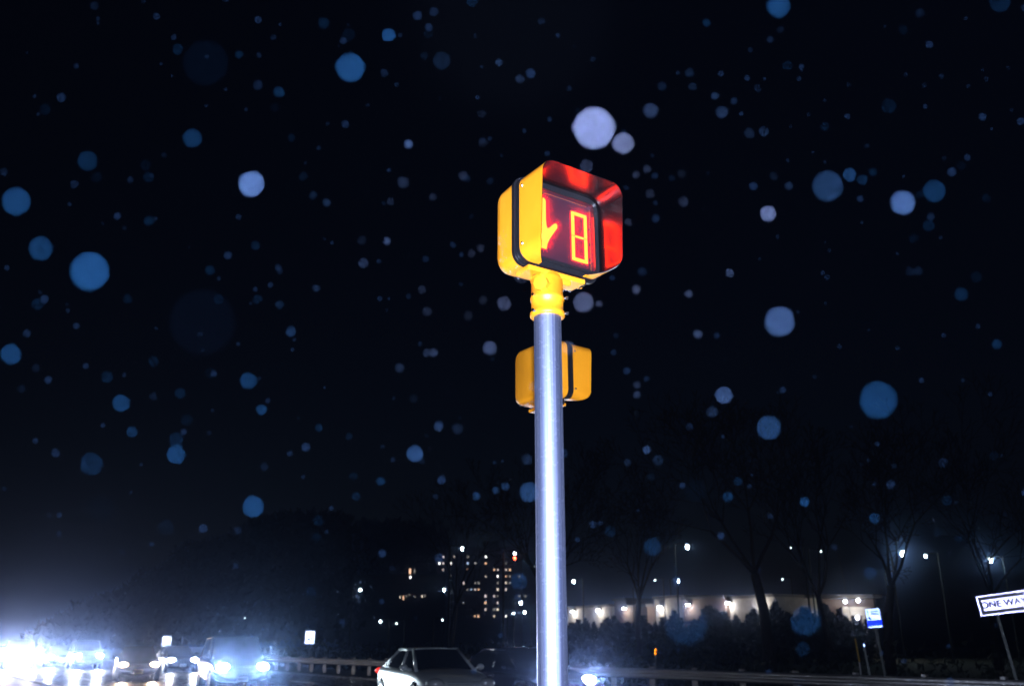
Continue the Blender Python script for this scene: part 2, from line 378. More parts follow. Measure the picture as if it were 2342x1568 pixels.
place_signal(.256, 5.9, R(126), False, 2.90, 'aluminium signal pole standing hidden right behind the nearer one',
             'yellow pedestrian signal seen from behind, peeking out past the nearer pole', (-.02, .0))

# ------------------------------------------------------------------ guardrail
GN = 20.9
gr = empty('guardrail', P(0, GN, 0), UANG)
tag(gr, 'steel guardrail on posts along the far edge of the road', 'guardrail')
prof = [(-.03,-.155), (.0,-.15), (.045,-.105), (.045,-.06), (-.02,-.02), (-.02,.02), (.045,.06), (.045,.105), (.0,.15), (-.03,.155)]
def rail_mesh(L):
    v = []; f = []
    for x in (-L/2, L/2):
        for (y, z) in prof: v.append((x, -y-.1, z))
        for (y, z) in prof: v.append((x, -y-.094, z))
    n = len(prof)
    for k in range(n-1): f += [(k, k+1, 2*n+k+1, 2*n+k), (n+k+1, n+k, 3*n+k, 3*n+k+1)]
    f += [(0, n, 3*n, 2*n), (n-1, 2*n-1, 4*n-1, 3*n-1)]
    me = bpy.data.meshes.new('rail'); me.from_pydata(v, [], f); me.update(); me.materials.append(M['galv']); return me
rm = rail_mesh(3.86)
bm = bmesh.new(); box(bm, (0,0,.40), (.14, .008, .82)); box(bm, (0,.07,.40), (.10, .006, .82)); box(bm, (0,-.07,.40), (.10, .006, .82)); box(bm, (0, -.0, .62), (.12,.12,.30), .01)
pm = bpy.data.meshes.new('post'); bm.to_mesh(pm); bm.free(); pm.materials.append(M['galv'])
s0 = -72.0; k = 0
while s0 + k*1.905 < 12:
    s = s0 + k*1.905
    mesh_obj('post', pm, None, gr, (s, 0, 0))
    if k % 2 == 0: mesh_obj('rail', rm, None, gr, (s + 1.9, .002*(k//2 % 2), .60))
    k += 1

# ------------------------------------------------------------------ retroreflective sheets: fields of small corner prisms
def prism_sheet(name, inside, x0, x1, z0, z1, a, m, parent, y):
    h = a*math.sqrt(3)/2; dep = a/math.sqrt(6); v = []; f = []
    rows = int((z1-z0)/h)+1; cols = int((x1-x0)/a)+2
    def tri(A, B, C):
        cx, cz = (A[0]+B[0]+C[0])/3, (A[1]+B[1]+C[1])/3
        if not inside(cx, cz): return
        b = len(v); v.extend([(A[0], y, A[1]), (B[0], y, B[1]), (C[0], y, C[1]), (cx, y+dep, cz)])
        f.extend([(b, b+1, b+3), (b+1, b+2, b+3), (b+2, b, b+3)])
    for r in range(rows):
        za = z0 + r*h; o = (r % 2)*a/2 - a/2
        o2 = ((r+1) % 2)*a/2 - a/2
        for c in range(cols):
            xa = x0 + o + c*a; xb = x0 + o2 + c*a
            if r % 2 == 0:
                tri((xa, za), (xa+a, za), (xa+a/2, za+h)); tri((xa+a/2, za+h), (xa+a*1.5, za+h), (xa+a, za))
            else:
                tri((xa, za), (xa+a, za), (xa+a/2, za+h)); tri((xa+a/2, za+h), (xa-a/2, za+h), (xa, za))
    return pyobj(name, v, f, m, parent)
def sign_post(parent, h, r=.03, m=None, tilt=0):
    bm = bmesh.new(); box(bm, (0, .03, h/2), (.055, .006, h)); box(bm, (-.027, .02, h/2), (.006, .028, h)); box(bm, (.027, .02, h/2), (.006, .028, h)); return obj('post', bm, m or M['galv'], parent)
def plate(parent, wd, ht, z, m, y=0.004, r=.03):
    bm = bmesh.new(); A = [(x, y-.002, zz+z) for x, zz in rrect(wd, ht, r, 4)]; B = [(x, y+.002, zz+z) for x, zz in rrect(wd, ht, r, 4)]
    loft(bm, [A, B]); return obj('sign_plate', bm, m, parent)
def face_to_cam(p, extra=0): return math.atan2(p.y, p.x) - math.pi/2 + extra

# ONE WAY sign
p = at(2303, 1379, 21.7); sg = empty('one_way_sign', (p.x, p.y, 0), face_to_cam(p, R(-3))); sg.rotation_euler.y = R(-6.5)
tag(sg, 'black and white one way arrow sign on a leaning steel post', 'sign')
zc = p.z; SW, SH = 1.37, .475; XO = .335
sign_post(sg, zc+SH/2-.03, m=M['postpaint'])
back = plate(sg, SW, SH, zc, M['sign_back'], .010, .03); back.location.x = XO
M['retro1'] = retro('retro_sheet_near', .168, (.88,.86,1.0))
def in_border(x, z):
    x -= XO; ax, az = abs(x), abs(z-zc)
    return ax < SW/2-.006 and az < SH/2-.006 and (ax > SW/2-.036 or az > SH/2-.036)
def in_arrow(x, z):
    x -= XO; z -= zc
    if -.585 < x < .34 and abs(z) < .125: return True
    return .34 <= x < .60 and abs(z) < .185*(1-(x-.34)/.26)
prism_sheet('white_border', in_border, XO-SW/2, XO+SW/2, zc-SH/2, zc+SH/2, .0125, M['retro1'], sg, .0)
prism_sheet('white_arrow', in_arrow, XO-SW/2, XO+SW/2, zc-.19, zc+.19, .0125, M['retro1'], sg, .0)
bmf = bmesh.new()
def rect(bm, x0, x1, z0, z1, y):
    bm.faces.new([bm.verts.new(q) for q in ((x0,y,z0),(x1,y,z0),(x1,y,z1),(x0,y,z1))])
rect(bmf, XO-SW/2+.036, XO-.585, zc-SH/2+.036, zc+SH/2-.036, -.001); rect(bmf, XO-.585, XO+.60, zc+.19, zc+SH/2-.036, -.001); rect(bmf, XO-.585, XO+.60, zc-SH/2+.036, zc-.19, -.001)
rect(bmf, XO-.585, XO+.34, zc+.125, zc+.19, -.001); rect(bmf, XO-.585, XO+.34, zc-.19, zc-.125, -.001); rect(bmf, XO+.60, XO+SW/2-.036, zc-SH/2+.036, zc+SH/2-.036, -.001)
obj('black_field', bmf, M['sign_black'], sg)
text('lettering', 'ONE WAY', .20, M['ink'], sg, (XO-.13, -.004, zc), (math.pi/2, 0, 0), 1.05, bold=.032)
# speed limit signs
for (px, py, Y, wd, ht, rg, lab, tl) in ((709, 1456, 55.8, .56, .73, .088, 'white speed limit 45 sign above the guardrail, the larger one beside the bright headlights', 0),
                                     (380, 1466, 83.7, .72, .90, .066, 'small white speed limit 45 sign far up the road above the brown sedan', R(2))):
    p = at(px, py, Y); s = empty('speed_limit_sign', (p.x, p.y, 0), face_to_cam(p)); s.rotation_euler.y = tl
    tag(s, lab, 'sign', 'speed limit signs along the guardrail'); zc2 = p.z
    sign_post(s, zc2+ht/2); plate(s, wd, ht, zc2, M['sign_back'], .016)
    rm_ = retro('retro_sheet_far', rg, (.95,.97,1.0))
    prism_sheet('white_face', lambda x, z: abs(x) < wd/2-.01 and abs(z-zc2) < ht/2-.01, -wd/2, wd/2, zc2-ht/2, zc2+ht/2, .02, rm_, s, 0)
    text('word_speed', 'SPEED', ht*.17, M['ink_grey'], s, (0, -.004, zc2+ht*.35), (math.pi/2,0,0), 1.0)
    text('word_limit', 'LIMIT', ht*.17, M['ink_grey'], s, (0, -.004, zc2+ht*.17), (math.pi/2,0,0), 1.0)
    text('number', '45', ht*.52, M['ink'], s, (0, -.004, zc2-ht*.20), (math.pi/2,0,0), 1.0, bold=.02)
# blue and white information sign
p = at(2012, 1412, 25.2); s = empty('information_sign', (p.x, p.y, 0), face_to_cam(p, R(8))); s.rotation_euler.y = R(-4)
tag(s, 'small white and blue notice sign with a figure symbol, on a dark post', 'sign'); zc3 = p.z; wd, ht = .37, .50
sign_post(s, zc3+ht/2, m=M['postpaint']); plate(s, wd, ht, zc3, M['sign_back'], .012, .02)
M['retro2'] = retro('retro_sheet_white', .185, (.75,.82,1.0)); M['retro2b'] = retro('retro_sheet_blue', .20, (.06,.30,1.0))
prism_sheet('white_face', lambda x, z: abs(x) < wd/2-.006 and (zc3-.05 < z < zc3+ht/2-.006 or z < zc3-ht/2+.05), -wd/2, wd/2, zc3-ht/2+.006, zc3+ht/2, .0125, M['retro2'], s, 0)
prism_sheet('blue_band', lambda x, z: abs(x) < wd/2-.006 and zc3-ht/2+.05 <= z <= zc3-.05, -wd/2, wd/2, zc3-ht/2, zc3+ht/2, .0125, M['retro2b'], s, -.0005)
for z0_, x0_, x1_ in ((.175,-.06,.165), (.105,-.05,.165)):
    bm = bmesh.new(); x = x0_
    rr = random.Random(int(z0_*1000))
    while x < x1_-.02:
        wl = rr.uniform(.015,.03); box(bm, (x+wl/2, -.003, zc3+z0_), (wl, .002, .032)); x += wl+.006
    obj('blue_print', bm, M['sign_blue'], s)
bm = bmesh.new()
for z0_ in (.18, .105): box(bm, (-.125, -.003, zc3+z0_), (.028, .002, .045), .006, 1)
ball(bm, (-.115, -.003, zc3+.035), .02, 2, (1,.1,1)); box(bm, (-.11, -.003, zc3-.005), (.075, .002, .045), .012, 1); obj('figure_symbol', bm, M['sign_blue'], s)
for z0_ in (-.09, -.145):
    bm = bmesh.new(); x = -.15; rr = random.Random(5)
    while x < .14:
        wl = rr.uniform(.012,.026); box(bm, (x+wl/2, -.004, zc3+z0_), (wl, .002, .02)); x += wl+.008
    obj('white_print', bm, M['sign_white'], s)

# delineator posts and a guy wire behind the guardrail
def delineator(px, py, Y, hgt, wd, m, lab, tilt=0):
    p = at(px, py, Y); o = empty('marker_post', (p.x, p.y, 0), face_to_cam(p)); o.rotation_euler.y = tilt
    tag(o, lab, 'marker post'); bm = bmesh.new(); box(bm, (0,0,(p.z+hgt/2)/2), (.05,.02,p.z+hgt/2), .004); obj('post', bm, M['postpaint'], o)
    prism_sheet('reflector', lambda x, z: abs(x) < wd/2, -wd/2, wd/2, p.z-hgt/2, p.z+hgt/2, .0125, m, o, -.016)
M['retroy'] = retro('retro_yellow', .17, (1.0,.62,.02))
delineator(1495, 1489, 32.8, .19, .05, M['retroy'], 'slim roadside marker post with a small yellow reflector', R(3))
delineator(1985, 1475, 25.6, .07, .04, M['retro2'], 'thin marker post with a tiny white reflector below the blue notice sign', R(-4))
a, b = at(1946, 1410, 26), at(1966, 1512, 25); bm = bmesh.new(); a2 = a + (a-b)*1.6; tube(bm, b, a2, .006, n=6)
gw = obj('guy_wire', bm, M['galv']); tag(gw, 'guy wire with a yellow plastic guard behind the guardrail', 'wire')
bm = bmesh.new(); tube(bm, b, b+(a-b)*.5, .018, n=8); obj('yellow_guard', bm, M['yguard'], gw)
bm = bmesh.new(); tube(bm, b - Vector((0,0,b.z)), b, .02, n=6); obj('anchor_rod', bm, M['galv'], gw)

# ------------------------------------------------------------------ cars (local +X is the front)
SEDAN = dict(L=4.6, st=[(-2.30,.60,.42,.80,.86),(-2.2,.80,.28,.93,1.0),(-1.65,.885,.24,.96,1.06),(-1.0,.90,.20,.95,1.0),(0,.905,.19,.93,.97),(.9,.90,.20,.91,.98),(1.5,.885,.22,.86,.94),(2.0,.83,.24,.74,.83),(2.24,.70,.30,.62,.70),(2.31,.50,.36,.54,.60)],
             cab=(1.12,.30,-.85,-1.72), roof=1.42, cw=(.80,.57), axle=(1.38,-1.36), wr=.325, hz=.66, bz=.90)
SUV = dict(L=4.7, st=[(-2.35,.70,.45,1.0,1.05),(-2.28,.86,.34,1.08,1.1),(-1.65,.93,.30,1.10,1.12),(-1.0,.94,.28,1.08,1.1),(0,.945,.27,1.06,1.08),(.9,.94,.28,1.04,1.10),(1.5,.93,.30,1.0,1.08),(2.05,.89,.32,.93,1.0),(2.28,.78,.38,.82,.88),(2.35,.60,.42,.70,.74)],
           cab=(1.15,.45,-1.75,-2.22), roof=1.76, cw=(.85,.68), axle=(1.42,-1.40), wr=.37, hz=.80, bz=1.05)
def car_body(spec):
    bm = bmesh.new(); rings = []
    for (x, w_, zb, zs, zc_) in spec['st']:
        half = [(0, zb), (.80*w_, zb), (.955*w_, zb+.10), (1.0*w_, zb+.42*(zs-zb)), (.985*w_, zs-.07), (.93*w_, zs), (.62*w_, zs+(zc_-zs)*.7), (.3*w_, zc_)]
        ring = [(x, y, z) for y, z in half] + [(x, 0, zc_)] + [(x, -y, z) for y, z in half[:0:-1]]
        rings.append(ring)
    loft(bm, rings); bmesh.ops.recalc_face_normals(bm, faces=bm.faces)
    me = bpy.data.meshes.new('body'); bm.to_mesh(me); bm.free(); return me
def make_car(spec, paint, name, label, loc, rz, lights=None, plate_m=None, tails=False, group=None):
    c = empty(name, loc, rz); tag(c, label, 'car', group)
    me = car_body(spec); b = mesh_obj('body', me, paint, c)
    ss = b.modifiers.new('s', 'SUBSURF'); ss.levels = ss.render_levels = 2
    cut = bmesh.new()
    for ax in spec['axle']:
        for sy in (-1, 1): tube(cut, (ax, sy*.62, spec['wr']), (ax, sy*1.2, spec['wr']), spec['wr']*1.17, n=28)
    co = obj('cut', cut, None); co.parent = c
    bo = b.modifiers.new('b', 'BOOLEAN'); bo.object = co; bo.operation = 'DIFFERENCE'; bo.solver = 'EXACT'
    bpy.context.view_layer.update()
    nm = bpy.data.meshes.new_from_object(b.evaluated_get(bpy.context.evaluated_depsgraph_get()))
    b.modifiers.clear(); b.data = nm; bpy.data.objects.remove(co); autosmooth(b, 40)
    if not nm.materials: nm.materials.append(paint)
    # greenhouse
    xf, xtf, xtr, xr_ = spec['cab']; rz_ = spec['roof']; wb, wt = spec['cw']; bz = spec['bz']
    def cpt(x, y, z): return Vector((x, y, z))
    fb, rb = [cpt(xf, s*wb*.93, bz-.03) for s in (-1,1)], [cpt(xr_, s*wb*.93, bz+.02) for s in (-1,1)]
    ft, rt = [cpt(xtf, s*wt, rz_-.045) for s in (-1,1)], [cpt(xtr, s*wt, rz_-.055) for s in (-1,1)]
    def pane(nm_, q):
        cen_ = sum(q, Vector())/4; nrm = (q[1]-q[0]).cross(q[3]-q[0]).normalized()
        # a bowed pane: 5x5 grid
        vs, fs = [], []
        for i in range(5):
            for j in range(5):
                u_, v_ = i/4, j/4; p_ = q[0].lerp(q[1], u_).lerp(q[3].lerp(q[2], u_), v_)
                sgn = 1 if nrm.dot(cen_-Vector((-.3,0,.9))) > 0 else -1
                vs.append(tuple(p_ + nrm*sgn*.035*(1-(2*u_-1)**2)*(1-(2*v_-1)**2*.5)))
        for i in range(4):
            for j in range(4): k_ = i*5+j; fs.append((k_, k_+5, k_+6, k_+1))
        pyobj(nm_, vs, fs, M['glass'], c, True)
    pane('windscreen', [fb[0], fb[1], ft[1], ft[0]]); pane('rear_window', [rb[1], rb[0], rt[0], rt[1]])
    mid = .42
    for s in (0, 1):
        mb, mt_ = fb[s].lerp(rb[s], mid), ft[s].lerp(rt[s], mid*.9); pane('side_window', [fb[s], mb, mt_, ft[s]]); pane('side_window', [mb, rb[s], rt[s], mt_])
    for s in (0, 1):
        bm = bmesh.new()
        for a_, b_ in ((fb[s], ft[s]), (rb[s], rt[s]), (fb[s].lerp(rb[s], mid), ft[s].lerp(rt[s], mid*.9)), (ft[s], rt[s])):
            tube(bm, a_, b_, .042, .036, n=8)
        obj('pillar_frame', bm, paint, c, smooth=True)
    bm = bmesh.new(); g = []
    NX, NY = 8, 8
    for i in range(NX+1):
        row = []
        for j in range(NY+1):
            u_, v_ = i/NX, j/NY; p_ = ft[0].lerp(rt[0], u_).lerp(ft[1].lerp(rt[1], u_), v_)
            p_.z += .05*math.sin(math.pi*v_)**.6*(.35+.65*math.sin(math.pi*min(max(u_,.0),1))**.5) + .012
            row.append(bm.verts.new(p_))
        g.append(row)
    for i in range(NX):
        for j in range(NY): bm.faces.new((g[i][j], g[i+1][j], g[i+1][j+1], g[i][j+1]))
    ex = bmesh.ops.extrude_face_region(bm, geom=list(bm.faces)); bmesh.ops.translate(bm, vec=(0,0,-.02), verts=[v for v in ex['geom'] if isinstance(v, bmesh.types.BMVert)])
    obj('roof', bm, paint, c, smooth=True)
    # wheels
    wr = spec['wr']
    for ax in spec['axle']:
        for sy in (-1, 1):
            bm = bmesh.new(); lathe(bm, [(wr*.62,-.10),(wr*.93,-.11),(wr,-.07),(wr,.07),(wr*.93,.11),(wr*.62,.10)], 28, 'Y')
            wl = obj('wheel', bm, M['tyre'], c, (ax, sy*.80, wr), smooth=True); autosmooth(wl)
            bm = bmesh.new(); frame = [(wr*.50,.06),(wr*.62,.105),(wr*.66,.10),(wr*.66,-.1)]
            lathe(bm, [(wr*.64,.02),(wr*.66,.10),(wr*.60,.11),(wr*.58,.06),(wr*.2,.045)], 24, 'Y'); tube(bm, (0,.04,0), (0,.085,0), wr*.16, wr*.12, n=12)
            for k_ in range(5):
                a_ = 2*math.pi*k_/5; tube(bm, (wr*.1*math.cos(a_), .075, wr*.1*math.sin(a_)), (wr*.6*math.cos(a_), .09, wr*.6*math.sin(a_)), .035, .028, n=6)
            rm2 = obj('rim', bm, M['rim'], wl, rot=(0,0,0 if sy > 0 else math.pi), smooth=True)
    # lamps, plate, mirrors, handles
    fx = spec['st'][-1][0]; hz = spec['hz']
    for sy in (-1, 1):
        bm = bmesh.new(); ball(bm, (0,0,0), 1, 3, (.17,.21,.12))
        h = obj('headlight', bm, lights['lens'] if lights else M['clear_lens'], c, (fx-.15, sy*.62, hz), (0,0,-sy*R(-22)), smooth=True)
        if lights:
            sp = bpy.data.lights.new('beam', 'SPOT'); sp.energy = lights['w']; sp.color = lights['c']; sp.spot_size = R(lights.get('cone', 110)); sp.spot_blend = 1.0; sp.shadow_soft_size = .06
            so = bpy.data.objects.new('beam', sp); so.location = (fx+.06, sy*.62, hz); so.rotation_euler = (0, R(-90+lights.get('dip', 1.5)), 0); link(so, c)
        bm = bmesh.new(); ball(bm, (0,0,0), 1, 2, (.10,.17,.085))
        t = obj('tail_light', bm, M['red_lens'], c, (-fx+.16, sy*.70, hz+.18), (0,0,sy*R(-25)), smooth=True)
        bm = bmesh.new(); ball(bm, (xf-.28, sy*(wb+.17), bz+.08), .1, 2, (.7,1,.75)); tube(bm, (xf-.26, sy*(wb-.02), bz+.02), (xf-.28, sy*(wb+.1), bz+.06), .03, n=6); obj('wing_mirror', bm, paint, c, smooth=True)
        for hx in (.02, -.98):
            bm = bmesh.new(); box(bm, (hx, sy*(spec['st'][4][1]+.004), bz-.15), (.19, .03, .028), .01); obj('door_handle', bm, M['chrome'], c)
    bm = bmesh.new(); box(bm, (fx-.02, 0, spec['st'][-1][2]+.02), (.04, .34, .16), .01); pl_ = obj('number_plate', bm, plate_m or M['plate'], c)
    bm = bmesh.new()
    for k_ in range(6): box(bm, (fx+.002, -.115+.046*k_, spec['st'][-1][2]+.02), (.006, .022, .07))
    obj('plate_print', bm, M['ink'], pl_)
    bm = bmesh.new()
    for k_ in range(4): box(bm, (fx-.045, 0, hz-.10+.045*k_), (.05, .74, .014))
    obj('grille', bm, M['chrome'], c)
    return c
def lights(col, lens_s, wt, cone=75, dip=1.5): return dict(lens=emit('headlight_glass', col, lens_s), w=wt, c=col, cone=cone, dip=dip)
def car_at(px, Y, ang=0):
    d = (px-1171)/FPX*CP; return Vector((d*Y, Y, 0)), UANG+ang
def put(spec, paint, name, label, px, Y, ang, **kw):                  # px, Y: the middle of the front bumper
    f, a = car_at(px, Y, ang); o = Vector((math.cos(a), math.sin(a), 0)); return make_car(spec, paint, name, label, f - o*spec['L']/2, a, **kw)
COOL = (.72,.88,1.0); WHITE = (.84,.88,1.0); WARM = (1.0,.72,.48)
GRP = 'cars coming down the road'
put(SEDAN, M['whitebody'], 'white_sedan', 'pearl white sedan beside the guardrail, rear light glowing red', 1062, 21.0, R(-11), group=GRP)
put(SEDAN, M['bluebody'], 'blue_sedan', 'dark blue car half hidden by the signal pole, one headlight blazing beside it', 1305, 22.5, R(-2), lights=lights((.75,.82,1.0), 40, 1300, 130, 5), group=GRP)
put(SUV, M['darkbody'], 'dark_suv', 'dark utility vehicle with two blazing cold white headlights', 562, 30.0, R(-9), lights=lights(COOL, 60, 1900), group=GRP)
put(SEDAN, M['brownbody'], 'brown_sedan', 'dark brown sedan with a yellow plate and dimmer warm headlights', 325, 40.0, R(-10), lights=lights(WARM, 4, 420), plate_m=M['plate_y'], group=GRP)
put(SEDAN, M['greybody'], 'grey_sedan', 'grey sedan mostly hidden behind the dark utility vehicle', 424, 52.0, R(-4), lights=lights(WHITE, 25, 350), group=GRP)
put(SUV, M['silverbody'], 'silver_suv', 'silver utility vehicle far down the road, nearest the brown sedan', 208, 58.0, R(-4), lights=lights(WHITE, 60, 1900), group=GRP)
put(SEDAN, M['greybody'], 'grey_sedan', 'grey car far down the road between two other glaring cars', 146, 62.0, R(-4), lights=lights(WHITE, 60, 1900), group=GRP)
put(SUV, M['darkbody'], 'dark_suv', 'dark car with the widest white glare at the edge of the picture', 52, 58.0, R(-4), lights=lights((1.0,.90,.88), 60, 5000), group=GRP)
put(SEDAN, M['silverbody'], 'silver_sedan', 'silver car farthest back in the glare at the edge of the road', 15, 74.0, R(-4), lights=lights((1.0,.90,.88), 60, 1900), group=GRP)

# ------------------------------------------------------------------ buildings
M['lit'] = [emit('lit_window_'+n_, c_, s_) for n_, c_, s_ in (('white', (1,.97,.93), 4), ('warm', (1,.84,.68), 1.8), ('orange', (1,.58,.36), 2.0), ('pink', (1,.84,.82), 1.6), ('blue', (.5,.68,1), 1.5), ('dim', (.8,.74,.68), .5))]
TY = 420.0
zoomwin = """987,293,0 1013,368,3 975,437,0 1017,425,3 1097,424,0 1131,350,3 1014,503,3 1010,573,5 970,645,1 970,720,2 1007,797,1 967,860,5 1285,425,4 1288,355,5 1284,500,2 1367,430,0 1470,320,0 1483,407,2 1480,540,1
1240,640,3 1370,715,3 1408,717,2 1275,717,5 1325,725,4 1575,470,2 1617,468,3 1617,540,0 1617,605,5 1617,675,1 1578,747,3 1617,747,3 1706,403,5 1706,468,3 1748,470,2 1706,540,2 1750,540,5 1706,603,1 1755,603,5
1708,745,3 1855,748,5 1920,755,5 1483,810,3 1481,886,2 1481,950,3 1617,815,5 1619,883,3 1613,947,1 1575,953,5 1370,1005,2 1408,1007,2 1577,1022,1 1711,1020,0 1245,850,5 1100,570,5 1365,635,5 1410,645,5 1860,545,5 1840,545,5"""
def z8(x, y): return ((1300 + x/2.9275)*.6144, (1950 + y/2.9275)*.6144)
tw = empty('apartment_tower', (at(1095,1400,TY).x, TY, 0)); tag(tw, 'tall dark apartment tower with scattered lit windows behind bare trees', 'building')
TWW, TWH = 40.0, 44.0
bm = bmesh.new(); box(bm, (0, 7.3, TWH/2), (TWW, 14, TWH)); obj('wall', bm, M['brick'], tw)
bm = bmesh.new(); box(bm, (0, 7.3, TWH+.4), (TWW+.8, 14.8, .8)); box(bm, (5, 8, TWH+2.3), (8, 6, 3)); obj('roof', bm, M['roofing'], tw)
cols_ = sorted({round(z8(x, 0)[0]) for x in (970, 1013, 1095, 1131, 1242, 1285, 1325, 1367, 1408, 1481, 1577, 1617, 1706, 1750, 1855, 1920)})
wme = {}
def win_mesh(key, m):
    if key in wme: return wme[key]
    bm = bmesh.new(); box(bm, (0,-.03,0), (.78,.06,1.1)); me = bpy.data.meshes.new('pane'); bm.to_mesh(me); bm.free(); me.materials.append(m); wme[key] = me; return me
bm = bmesh.new(); frame_ring(bm, 1.0, 1.34, .02, .79, 1.11, .02, -.12, .04); box(bm, (0,-.1,0), (.05,.05,1.11)); fme = bpy.data.meshes.new('window'); bm.to_mesh(fme); bm.free(); fme.materials.append(M['frame_d'])
lit = {}
X0, Z0, FL = tw.location.x, 0, 2.95
xs_ = [at(c_, 1400, TY).x - X0 for c_ in cols_]
for t_ in zoomwin.split():
    x_, y_, k_ = map(int, t_.split(',')); px, py = z8(x_, y_); q = at(px, py, TY)
    ci = min(range(len(xs_)), key=lambda i: abs(xs_[i]-(q.x-X0))); ri = round((q.z-1.8)/FL); lit[(ci, ri)] = k_
for ci, x_ in enumerate(xs_):
    for ri in range(0, 14):
        if ri < 4 and (ci, ri) not in lit: continue
        wn = mesh_obj('window', fme, None, tw, (x_, .25, 1.8+ri*FL))
        k_ = lit.get((ci, ri)); wn.scale = (random.uniform(.5,.95), 1, random.uniform(.6,1.0)); mesh_obj('pane', win_mesh(k_, M['pane'] if k_ is None else M['lit'][k_]), None, wn, (0, -.02, 0))
# a lower block beside the tower
q = at(940, 1330, 300); lb = empty('low_apartment_block', (q.x-6, 300, 0)); tag(lb, 'low dark block with two orange lit windows and a lit eave row, beside the tower', 'building')
bm = bmesh.new(); box(bm, (0, 6, 11.5), (34, 10, 23)); obj('wall', bm, M['brick'], lb); bm = bmesh.new(); box(bm, (0, 6, 23.3), (34.8, 10.8, .6)); obj('roof', bm, M['roofing'], lb)
for (x_, y_, k_, sx, sz) in ((663,515,2,1,2.6), (713,510,5,.6,1.6), (667,577,0,.8,1), (555,793,1,.5,.8), (590,800,2,.6,1.6), (622,783,5,.5,.8), (655,768,5,.6,.6), (795,785,1,.7,.9), (825,778,5,.6,.8), (718,790,5,.5,.6)):
    q = at(*z8(x_, y_), 300.9); wn = mesh_obj('window', fme, None, lb, (q.x-lb.location.x, .95, q.z)); wn.scale = (sx*.7, 1, sz*.7)
    mesh_obj('pane', win_mesh(k_, M['lit'][k_]), None, wn, (0,-.02,0))

# the lit shop wall across the car park
A, B = at(1298, 1400, 132).xy, at(1768, 1400, 97).xy
dirv = (B-A); Lw = dirv.length; pang = math.atan2(dirv.y, dirv.x)
pz = empty('shop_building', (A.x, A.y, 0), pang); tag(pz, 'long low shop building with a pale wall under bright wall lamps, behind shrubs', 'building')
secs = [(0, 10.5, 6.3, 0), (10.7, 13.5, 7.0, .6), (13.7, 19, 6.0, -.3), (19.2, 25.5, 6.9, .8), (25.7, 33, 6.5, 0), (33.2, Lw, 6.3, .4)]
for (x0, x1, hh, yo) in secs:
    bm = bmesh.new(); box(bm, ((x0+x1)/2, yo+4, hh/2), (x1-x0, 8, hh)); obj('wall', bm, M['brick'] if x0 in (10.7, 13.7, 25.7) else M['conc'], pz)  # darker brick sections stand in for dim gaps between the lamplit patches
    bm = bmesh.new(); box(bm, ((x0+x1)/2, yo+3.9, hh+.15), (x1-x0+.18, 8.4, .3)); obj('parapet', bm, M['roofing'], pz)
for (x0, wd, hh, yo) in ((3, 1.2, 2.3, 0), (8.2, 3, 3.2, 0), (16, 2.8, 3.2, -.3), (21, 1.2, 2.3, .8), (28.5, 3, 3.2, 0), (35, 1.2, 2.3, .4)):
    if x0 < Lw-1:
        bm = bmesh.new(); box(bm, (x0, yo-.04, hh/2), (wd, .06, hh), .02)
        d_ = obj('door', bm, M['doorpaint'], pz); bm = bmesh.new(); box(bm, (x0+wd*.35, yo-.10, 1.05), (.12,.05,.05)); obj('handle', bm, M['chrome'], d_)
for (x0, x1, yo) in ((14, 18.5, -.3), (26.5, 31, 0)):
    bm = bmesh.new(); box(bm, ((x0+x1)/2, yo-1.0, 3.9), (x1-x0, 1.9, .3)); obj('canopy', bm, M['roofing'], pz)
M['lampface'] = emit('wall_lamp_face', (.9,.97,1.0), 40)
for px, py in ((1317,1393), (1376,1389), (1441,1390), (1507,1377), (1585,1370), (1672,1362), (1746,1363)):
    r_ = (px-1171)/FPX*CP                                             # where the sight line meets the wall
    t_ = (r_*A.y - A.x)/(dirv.x - r_*dirv.y); x_ = t_*Lw; yo = next((s_[3] for s_ in secs if s_[0]-.2 <= x_ <= s_[1]+.2), 0); q = at(px, py, A.y + t_*dirv.y)
    z_ = min(q.z, 5.9)
    bm = bmesh.new(); box(bm, (x_, yo-.35, z_+.13), (.5,.5,.14), .03); box(bm, (x_, yo-.1, z_+.05), (.3,.2,.3)); wl = obj('wall_lamp', bm, M['lampgrey'], pz)
    bm = bmesh.new(); box(bm, (x_, yo-.40, z_-.02), (.36,.34,.16), .03); obj('lamp_face', bm, M['lampface'], wl)
    lt = bpy.data.lights.new('wall_lamp_light', 'POINT'); lt.energy = 260; lt.color = (1.0,.90,.80); lt.shadow_soft_size = .15
    lo = bpy.data.objects.new('wall_lamp_light', lt); lo.location = (x_, yo-.75, z_-.3); link(lo, pz)
